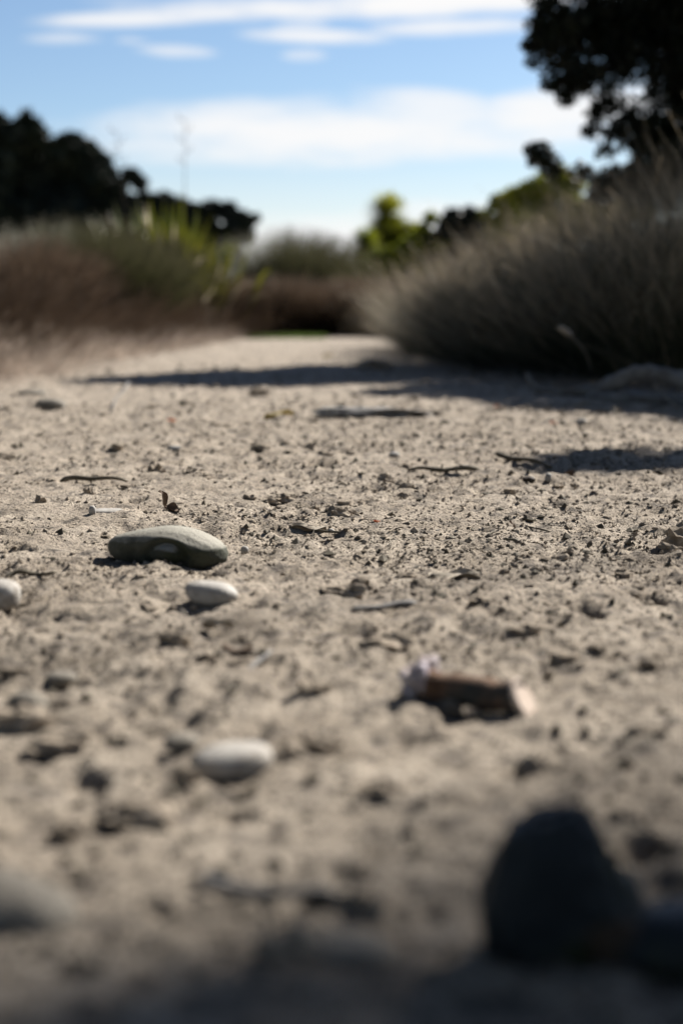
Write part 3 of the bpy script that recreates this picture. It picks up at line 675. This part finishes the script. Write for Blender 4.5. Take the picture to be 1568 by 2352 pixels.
thicket('brown_rushes', polyL, edL, 28000, lambda x, y: .45 + .08 * np.clip((-x - 1.4) / 1.2, 0, 1) + 0 * y, 'rush_brown', 23, 'brown drooping dead rushes covering the left bank', kind='stuff', width=(.0028, .005), edge=.6, lean_edge=.75, jitter=.33, droop=(.1, 1.1), bias=(.30, -.12), clump=.22)
polyM = [(-1.0, 12.0), (-.1, 12.3), (.42, 12.3), (1.2, 11.6), (1.6, 13.2), (-1.1, 13.4)]
thicket('reed_belt', polyM, [((-.75, 12.0), (-.1, 12.3)), ((-.1, 12.3), (.42, 12.3)), ((.42, 12.3), (1.2, 11.6))], 30000, lambda x, y: .52 + 0 * x, 'rush_brown', 24,
        'brown reeds closing the far end of the creek bed', kind='stuff', width=(.004, .007), edge=.3, lean_edge=.7, jitter=.22, droop=(.1, .6))
def round_clump(name, cx, cy, rx, ry, h, N, mat, seed, label, width=(.005, .008), cat='bush', lean=.8, droop=(.0, .5)):
    rg = np.random.default_rng(seed); a = rg.uniform(0, 2 * PI, N); r = np.sqrt(rg.random(N))
    x = cx + rx * .75 * r * np.cos(a); y = cy + ry * .75 * r * np.sin(a)
    ln = np.clip(lean * r + rg.normal(0, .15, N), 0, 1.3); L = h * rg.uniform(.6, 1.05, N)
    root = np.stack([x, y, ground_h(x, y, 0) - .01], -1)
    v, f, tip = blades(root, a + rg.normal(0, .4, N), ln, L, rg.uniform(droop[0], droop[1], N), rg.uniform(width[0], width[1], N), segs=3, seed=seed)
    v -= np.tile(np.array([cx, cy, 0]), (len(v), 1))
    return tag(link(name, mesh_np(name, v, f, M[mat], True, {'tip': tip}), loc=(cx, cy, 0)), label, cat)
def at(px, d): return (px - 784) / FPX * d
round_clump('rush_bush', at(655, 15), 15, .42, .45, 1.06, 10000, 'rush_green', 31, 'rounded olive-green rush bush in the middle distance right of the flax')
round_clump('rush_bush', at(610, 13.6), 13.6, .36, .4, .48, 3500, 'rush_green', 32, 'lower green rush bush between the flax and the rounded olive one')
round_clump('rush_bush', at(190, 10.5), 10.5, .62, .5, .80, 9000, 'rush_green', 33, 'grey-green rush bush below the dark trees at the left')
round_clump('rush_bush', at(40, 9.6), 9.6, .45, .4, .64, 6000, 'rush_brown', 34, 'brownish rush bush at the far left edge before the dark trees')
round_clump('rush_bush', at(250, 11.0), 11.0, .40, .4, .46, 3500, 'rush_green', 36, 'low green rush bush at the left foot of the flax')
round_clump('rush_bush', at(870, 13.2), 13.2, .5, .4, .50, 7000, 'rush_brown', 37, 'brown and green rush bush below the cabbage trees')
# stragglers and seedlings along the foot of the left bank
thicket('straggling_grass', [(-2.0, 3.9), (-1.15, 4.3), (-.95, 5.6), (-.92, 7.5), (-.7, 10.8), (-.85, 11.2), (-1.15, 7.5), (-1.25, 5.8)], [((-1.15, 4.3), (-.95, 5.6)), ((-.95, 5.6), (-.92, 7.5)), ((-.92, 7.5), (-.7, 10.8))],
        1500, lambda x, y: .07 + 0 * x, 'blond', 27, 'sparse straggling dead grass at the foot of the left bank', kind='stuff', width=(.002, .004), edge=.5, jitter=.8, droop=(.3, 1.2), clump=.10, edge_bias=0)
# short green growth at the foot of the reeds
rgm = np.random.default_rng(5); N = 1500; xm = rgm.uniform(-.75, -.12, N); ym = rgm.uniform(11.3, 11.9, N)
v, f, tip = blades(np.stack([xm, ym, xm * 0], -1), rgm.uniform(0, 6.28, N), rgm.uniform(.3, 1.2, N), rgm.uniform(.02, .05, N), rgm.uniform(0, .5, N), rgm.uniform(.006, .01, N), seed=3)
link('green_weeds', mesh_np('green_weeds', v, f, M['moss'], True, {'tip': tip}), kind='stuff', label='low green weeds at the foot of the far reeds')

# ------------------------------------------------------------------ flax
fx0, fy0 = at(398, 12.2), 12.2
fl = link('flax_bush', None, loc=(fx0, fy0, gz(fx0, fy0) + .03)); tag(fl, 'tall flax bush with upright yellow-green sword leaves on the left bank', 'flax')
def sword(L, wd, lean, droop, n=7):
    V = []; x = z = 0; ang = lean
    for i in range(n):
        t = i / (n - 1); w = wd * (.55 + .9 * t if t < .4 else .91 * (1 - ((t - .4) / .6) ** 2.2) + .01)
        nxv = (-math.cos(ang), 0, math.sin(ang))
        V += [(x, -w / 2, z), (x - nxv[0] * -.25 * w, 0, z - .22 * w * math.sin(ang)), (x, w / 2, z)]
        ang += droop * (t ** 2) / n * 2.4; x += math.sin(ang) * L / (n - 1); z += math.cos(ang) * L / (n - 1)
    Fq = []
    for i in range(n - 1):
        a = i * 3; Fq += [[a, a + 1, a + 4, a + 3], [a + 1, a + 2, a + 5, a + 4]]
    return V, Fq
sw = []
for k, (L, ln, dr) in enumerate([(1.15, .08, .15), (1.1, .25, .5), (1.0, .45, 1.3), (.85, .65, 1.9), (1.05, .32, 2.6)]):
    V, Fq = sword(L, .09, ln, dr); sw.append((V, Fq))
SWM = [pymesh('leaf', V, Fq, M['flax']) for V, Fq in sw]; SWD = [pymesh('dry_leaf', V, Fq, M['flax_dry']) for V, Fq in sw]
rg = np.random.default_rng(17)
for i in range(260):
    k = rg.choice(5, p=[.28, .28, .18, .12, .14]); dry = rg.random() < .14
    px_, py_ = rg.normal(0, .21), rg.normal(0, .14); a = math.atan2(py_, px_) + rg.normal(0, .6)
    s = rg.uniform(.60, .95) * (.8 if px_ > .15 else 1)
    link('dry_leaf' if dry else 'leaf', (SWD if dry else SWM)[k], fl, loc=(px_, py_, 0), rot=(0, 0, a), scale=s)
for (dx, h, ln) in ((.10, 1.72, .02), (-.28, 1.62, -.10)):
    pts = [(dx + ln * t * h, .05, h * t) for t in np.linspace(0, 1, 7)]
    V, Fq = tube(pts, [.004] * 5 + [.003, .0025], 6); st = link('flower_stalk', pymesh('flower_stalk', V, Fq, M['trunk']), fl)
    for j in range(5):
        z = h * (.78 + .05 * j); s = 1 if j % 2 else -1
        V, Fq = tube([(dx + ln * z, .05, z), (dx + ln * z + .045 * s, .05, z + .03), (dx + ln * z + .06 * s, .05, z + .07)], [.003, .004, .004], 5)
        link('seed_pod', pymesh('seed_pod', V, Fq, M['trunk']), st)

# ------------------------------------------------------------------ trees
def leaves(centers, dens, size, rg, aspect=.5):
    """leaf rhombi through clumps; centers: (x,y,z,r)"""
    Cs = []
    for (cx, cy, cz, r) in centers:
        n = int(dens * r ** 2.2)
        d = rg.normal(0, 1, (n, 3)); d /= np.linalg.norm(d, axis=1)[:, None]
        rad = r * (rg.random(n) ** .45) * (1 + .38 * n3(d, .55, int(abs(cx * 91 + cz * 37)) % 97))
        Cs.append(np.array((cx, cy, cz)) + d * rad[:, None] * np.array((1, 1, .85)))
    c = np.concatenate(Cs); N = len(c)
    a = rg.normal(0, 1, (N, 3)); a /= np.linalg.norm(a, axis=1)[:, None]
    b = np.cross(a, rg.normal(0, 1, (N, 3))); b /= np.linalg.norm(b, axis=1)[:, None] + 1e-9
    s = size * rg.uniform(.6, 1.3, N)[:, None]
    v = np.stack([c - a * s, c + b * s * aspect, c + a * s, c - b * s * aspect], 1).reshape(-1, 3)
    f = np.arange(4 * N).reshape(N, 4)
    return v, f
def tree(name, base, centers, dens, size, mat, label, seed, limbs=True, cat='tree', trunk_r=.12, sub=None, aspect=.5):
    rg = np.random.default_rng(seed); base = np.array(base, float)
    root = link(name, None, loc=tuple(base)); tag(root, label, cat)
    if sub:   # break each big mass into smaller clumps
        cc = []
        for (cx, cy, cz, r) in centers:
            for _ in range(sub):
                d = rg.normal(0, 1, 3); d /= np.linalg.norm(d); k = r * rg.random() ** .4 * .8
                cc.append((cx + d[0] * k, cy + d[1] * k, cz + d[2] * k * .85, r * rg.uniform(.28, .5)))
        centers2 = cc
    else: centers2 = centers
    v, f = leaves(centers2, dens, size, rg, aspect)
    link('crown', mesh_np('crown', v - base, f, M[mat], False), root)
    cen = np.mean([c[:3] for c in centers], 0)
    top = base + (cen - base) * .75
    n = 8; pts = [(base + (top - base) * (i / (n - 1)) + rg.normal(0, .02, 3) * np.linalg.norm(top - base) * (0 < i)) - base for i in range(n)]
    pts[0][2] -= .05
    V, Fq = tube(pts, [trunk_r * (1.25 - .9 * i / (n - 1)) for i in range(n)], 10, .15, seed); tr = link('trunk', pymesh('trunk', V, Fq, M['trunk']), root)
    if limbs:
        for (cx, cy, cz, r) in centers:
            big = [c for c in centers if c[3] > r * 1.25 and math.dist(c[:3], (cx, cy, cz)) < r * 6]
            s0 = pts[int(rg.integers(3, n))]
            if big: s0 = np.array(min(big, key=lambda c: math.dist(c[:3], (cx, cy, cz)))[:3]) - base
            e = np.array((cx, cy, cz)) - base
            mid = (s0 + e) / 2 + rg.normal(0, .06, 3) * np.linalg.norm(e - s0) + np.array((0, 0, -.04)) * np.linalg.norm(e - s0)
            V, Fq = tube([s0, mid, e], [min(trunk_r * .4, r * .2), min(trunk_r * .27, r * .12), min(trunk_r * .12, r * .07)], 7, .1, seed); link('branch', pymesh('branch', V, Fq, M['trunk']), tr)
    return root

# near dark tree at the right; clumps given where the photo shows them, at their distance
D = 7.8; k = D / FPX
def cc(px, py, r, dd=0): p = PD(px, py, D + dd); return (p[0], p[1], p[2], r * k)
cen = [cc(1215, 105, 22), cc(1222, 145, 20), cc(1265, 195, 26), cc(1232, 55, 30), cc(1300, 222, 28), cc(1245, 15, 26), cc(1285, 55, 62), cc(1245, 95, 42), cc(1290, 140, 52, .2), cc(1340, 70, 80, .3), cc(1330, 175, 58), cc(1420, 40, 110, .3), cc(1395, 235, 40), cc(1530, 60, 130, .4),
       cc(1420, 140, 80, .2), cc(1470, 290, 75, .2), cc(1560, 190, 90, .3), cc(1560, 330, 100, .2), cc(1500, 380, 70, .2), cc(1368, 262, 26), cc(1352, 300, 24), cc(1392, 345, 24, -.1), cc(1410, 300, 32),
       cc(1243, 358, 40, .3), cc(1268, 388, 30, .3), cc(1225, 345, 24, .3), cc(1335, 395, 30, .2), cc(1420, 410, 50, .2), cc(1465, 430, 55, .2), cc(1530, 440, 60, .2), cc(1380, 440, 40, .2),
       cc(1270, -70, 90, .2), cc(1400, -120, 150, .3), cc(1560, -110, 170, .4), cc(1480, -280, 190, .2), cc(1340, -230, 110, .2),
       cc(1700, 60, 170, .3), cc(1700, 260, 150, .2), cc(1850, 100, 200, .4), cc(1750, -120, 220, .5), cc(1650, -330, 200, .3), cc(1900, -200, 230, .3), cc(1750, 400, 120, .1), cc(1900, 350, 150, .2)]
tree('dark_tree', (2.55, 8.2, 0), cen, 62000, .020, 'leaf_dark', 'tall dark evergreen tree filling the upper right corner', 41, trunk_r=.09)
# unseen tree read from its shade, with clumps added to spread and deepen it
cen = [(2.95, 5.45, 2.9, .16), (3.25, 5.5, 2.9, .22), (3.6, 5.55, 2.9, .30), (4.0, 5.6, 3.0, .38), (4.4, 5.6, 2.9, .42), (4.8, 5.7, 3.1, .5),
       (2.75, 7.55, 2.9, .22), (3.1, 7.8, 2.9, .30), (2.88, 7.8, 2.9, .22), (3.35, 7.55, 2.9, .30), (3.0, 7.35, 2.9, .26), (3.3, 7.1, 2.9, .30), (3.6, 7.0, 2.9, .3), (3.1, 6.95, 2.9, .22), (3.4, 6.75, 2.9, .30), (3.9, 7.2, 2.9, .35), (3.7, 6.75, 2.95, .40), (4.1, 6.8, 2.9, .42), (4.6, 6.6, 3.0, .5),
       (2.66, 3.37, 3.0, .13), (2.76, 3.34, 3.0, .17), (2.98, 3.30, 3.0, .20), (3.3, 3.3, 3.05, .3), (3.7, 3.6, 3.0, .35), (4.1, 4.2, 3.1, .4)]
tree('dark_tree', (4.7, 5.6, 0), cen, 12000, .048, 'leaf_dark', 'dark tree outside the right edge whose shade falls on the mud', 42, trunk_r=.08)

# far dark trees on the left
D = 40; k = D / FPX
cen = [cc(-10, 330, 75), cc(60, 320, 62), cc(55, 400, 110, 1), cc(-60, 420, 120), cc(-30, 500, 110), cc(80, 490, 100), cc(-140, 330, 120), cc(-140, 480, 120), cc(62, 286, 34)]
tree('evergreen_tree', (-10.2, 40.5, 0), cen, 2400, .18, 'leaf_far', 'tallest dark evergreen at the far left, cut by the left edge', 51, trunk_r=.25, sub=16)
cen = [cc(170, 355, 58), cc(215, 385, 48), cc(150, 430, 90, 1), cc(230, 440, 60), cc(190, 520, 100), cc(250, 400, 20), cc(120, 345, 40), cc(255, 480, 50)]
tree('evergreen_tree', (-7.2, 40.3, 0), cen, 3600, .16, 'leaf_far', 'broad dark evergreen, second tree from the left edge, before the little gap', 52, trunk_r=.22, sub=16)
cen = [cc(300, 405, 22), cc(325, 425, 20), cc(295, 470, 45), cc(340, 470, 35), cc(385, 462, 26), cc(370, 510, 50), cc(300, 530, 60), cc(415, 480, 26)]
tree('evergreen_tree', (-5.5, 40.6, 0), cen, 6500, .12, 'leaf_far', 'smaller dark evergreen with a bright gap, behind the flax', 53, trunk_r=.15, sub=12)
cen = [cc(455, 485, 26), cc(490, 482, 27), cc(530, 490, 28), cc(565, 505, 24), cc(470, 530, 45), cc(540, 540, 42), cc(585, 500, 9), cc(430, 520, 40), cc(500, 580, 50)]
tree('evergreen_tree', (-3.4, 40.2, 0), cen, 8500, .12, 'leaf_far', 'low round dark evergreen, rightmost of the far left row', 54, trunk_r=.13, sub=12)
# right middle distance bushes
D = 20
k = D / FPX
cen = [cc(1040, 505, 30), cc(1075, 500, 32), cc(1010, 545, 34), cc(1060, 560, 45), cc(1100, 540, 40), cc(1000, 590, 35), cc(1060, 620, 60), cc(1140, 600, 60), cc(1230, 580, 60)]
tree('dark_bush', (1.75, 20.3, 0), cen, 16000, .06, 'leaf_far', 'dark rounded bush behind the tops of the right rushes', 61, cat='bush', trunk_r=.06, sub=14)
cen = [cc(1150, 470, 32), cc(1190, 450, 32), cc(1225, 440, 40), cc(1130, 520, 45), cc(1200, 500, 50), cc(1280, 440, 60), cc(1330, 480, 60), cc(1290, 520, 60), cc(1390, 500, 70), cc(1450, 470, 70), cc(1180, 485, 40), cc(1240, 480, 45), cc(1120, 500, 28), cc(1160, 560, 50)]
tree('green_bush', (2.9, 19.6, 0), cen, 12000, .06, 'leaf_yg', 'sunlit yellow-green bush rising along the top of the right rushes', 62, cat='bush', trunk_r=.06, sub=14)
cen = [cc(975, 535, 24), cc(960, 570, 34), cc(905, 590, 30), cc(960, 620, 40), cc(860, 590, 24), cc(900, 640, 40), cc(840, 640, 30), cc(990, 500, 18), cc(1010, 560, 28), cc(930, 600, 30), cc(1000, 615, 35), cc(850, 610, 30), cc(880, 615, 38), cc(920, 580, 34), cc(950, 560, 28)]
tree('green_bush', (1.0, 19.2, 0), cen, 15000, .05, 'leaf_yg', 'low yellow-green bush at the foot of the cabbage trees', 63, cat='bush', trunk_r=.05, sub=14)

# cabbage trees
def cabbage(px, d, heads, label, seed):
    x = at(px, d); root = link('cabbage_tree', None, loc=(x, d, 0)); tag(root, label, 'cabbage tree'); rg = np.random.default_rng(seed)
    fork = np.array((0, 0, .9))
    V, Fq = tube([(0, 0, -.05), (.02, 0, .45), tuple(fork)], [.10, .075, .07], 10, .12, seed); tr = link('trunk', pymesh('trunk', V, Fq, M['trunk']), root)
    for (hx, hy, R) in heads:
        p = PD(hx, hy, d) - np.array((x, d, 0))
        V, Fq = tube([fork, (fork + p) / 2 + (.03, 0, 0), p], [.055, .05, .045], 8, .1, seed); link('branch', pymesh('branch', V, Fq, M['trunk']), tr)
        N = 700; r = R / FPX * d
        a = rg.uniform(0, 2 * PI, N); ln = np.arccos(rg.uniform(-.75, 1, N))
        v, f, tip = blades(np.tile(p, (N, 1)), a, ln, r * rg.uniform(.85, 1.15, N), rg.uniform(.1, .7, N), rg.uniform(.035, .055, N), segs=3, seed=seed)
        link('leaf_head', mesh_np('leaf_head', v, f, M['leaf_yg'], True, {'tip': tip}), root)
        # dead skirt of leaves hanging below the head
        N = 160; a = rg.uniform(0, 2 * PI, N); ln = rg.uniform(2.3, 2.9, N)
        v, f, tip = blades(np.tile(p, (N, 1)), a, ln, r * rg.uniform(.7, 1.2, N), rg.uniform(.1, .3, N), rg.uniform(.03, .05, N), segs=3, seed=seed)
        link('dead_leaf_skirt', mesh_np('dead_leaf_skirt', v, f, M['trunk'], True, {'tip': tip}), root)
    return root
cabbage(884, 28, [(884, 492, 52), (915, 548, 46), (948, 540, 34), (876, 560, 44)], 'taller cabbage tree with a round spiky head against the sky', 71)
cabbage(835, 27, [(836, 565, 42)], 'short cabbage tree at the left side of the taller one', 72)

# unseen trees added round the clearing to shut off low sky and darken shade
def sky_blocker(x, y, h, r, label, seed):
    rg = np.random.default_rng(seed); cen = []
    for _ in range(9):
        cen.append((x + rg.normal(0, .45) * r, y + rg.normal(0, .45) * r, h * rg.uniform(.3, .85), r * rg.uniform(.45, .7)))
    tree('sky_block_tree', (x, y, 0), cen, 900 / r, .12, 'leaf_dark', label, seed, sub=5, trunk_r=.2)
for i, (x, y, h, r, l) in enumerate([
        (-7.5, 8.5, 5.5, 2.2, 'first unseen dark tree added along the left bank to block sky light'), (-7.0, 3.5, 6.0, 2.3, 'second unseen dark tree added along the left bank to block sky light'),
        (-6.0, -1.5, 6.0, 2.3, 'third unseen dark tree added along the left bank to block sky light'), (-4.0, -5.5, 6.0, 2.4, 'left tree of the three added unseen behind the viewpoint to block sky light'),
        (0.5, -7.0, 6.5, 2.5, 'middle tree of the three added unseen behind the viewpoint to block sky light'), (5.0, -5.0, 6.0, 2.4, 'right tree of the three added unseen behind the viewpoint to block sky light'),
        (7.0, -.5, 5.5, 2.3, 'unseen dark tree added along the right bank to block sky light'),
        (-4.6, 6.0, 5.0, 1.7, 'unseen leaning dark tree added between the first two of the left bank to block sky light'),
        (-4.4, 0.8, 7.5, 2.2, 'tallest unseen dark tree added on the left bank to block sky light'),
        (-1.8, -3.6, 7.5, 2.0, 'unseen tall dark tree added close behind the viewpoint to block sky light, left one of a pair'),
        (2.2, -3.8, 7.5, 2.1, 'unseen tall dark tree added close behind the viewpoint to block sky light, right one of a pair')]):
    sky_blocker(x, y, h, r, l, 200 + i)

tree('shade_caster_tree', (10.2, 7.4, 0), [(x_, y_ + .39, z_, r_) for (x_, y_, z_, r_) in ((6.25, 7.60, 8.0, .40), (6.75, 7.66, 8.0, .40), (7.05, 7.76, 8.0, .38), (7.5, 7.66, 8.0, .42), (8.1, 7.6, 8.0, .5), (8.8, 7.6, 8.1, .6), (5.75, 7.56, 8.0, .40), (5.25, 7.52, 8.0, .42), (6.6, 7.35, 8.1, .42), (7.15, 7.35, 8.1, .45), (5.9, 7.3, 8.1, .42))], 1900, .06, 'leaf_dark',
     'unseen tall tree added outside the right edge to softly shade the nearest mud', 96, trunk_r=.06)  # crown added to darken the nearest mud with soft shade
rg = np.random.default_rng(91)  # canopies added above the frame to hold back overhead sky light
for (bx, by, x0, x1, y0, y1, h0, h1, label) in [
        (-4.8, 4.0, -4.2, .6, -.5, 8.5, 4.6, 6.2, 'unseen tall tree added over the left of the clearing to block overhead sky light'),
        (4.2, -1.0, -.5, 5.0, -3.5, 3.4, 6.2, 7.4, 'unseen tall tree added over the right shoulder to block overhead sky light')]:
    cen = [(rg.uniform(x0, x1), rg.uniform(y0, y1), rg.uniform(h0, h1), rg.uniform(.6, .95)) for _ in range(26)]
    tree('sky_block_canopy', (bx, by, 0), cen, 420, .13, 'leaf_dark', label, 95, trunk_r=.2)
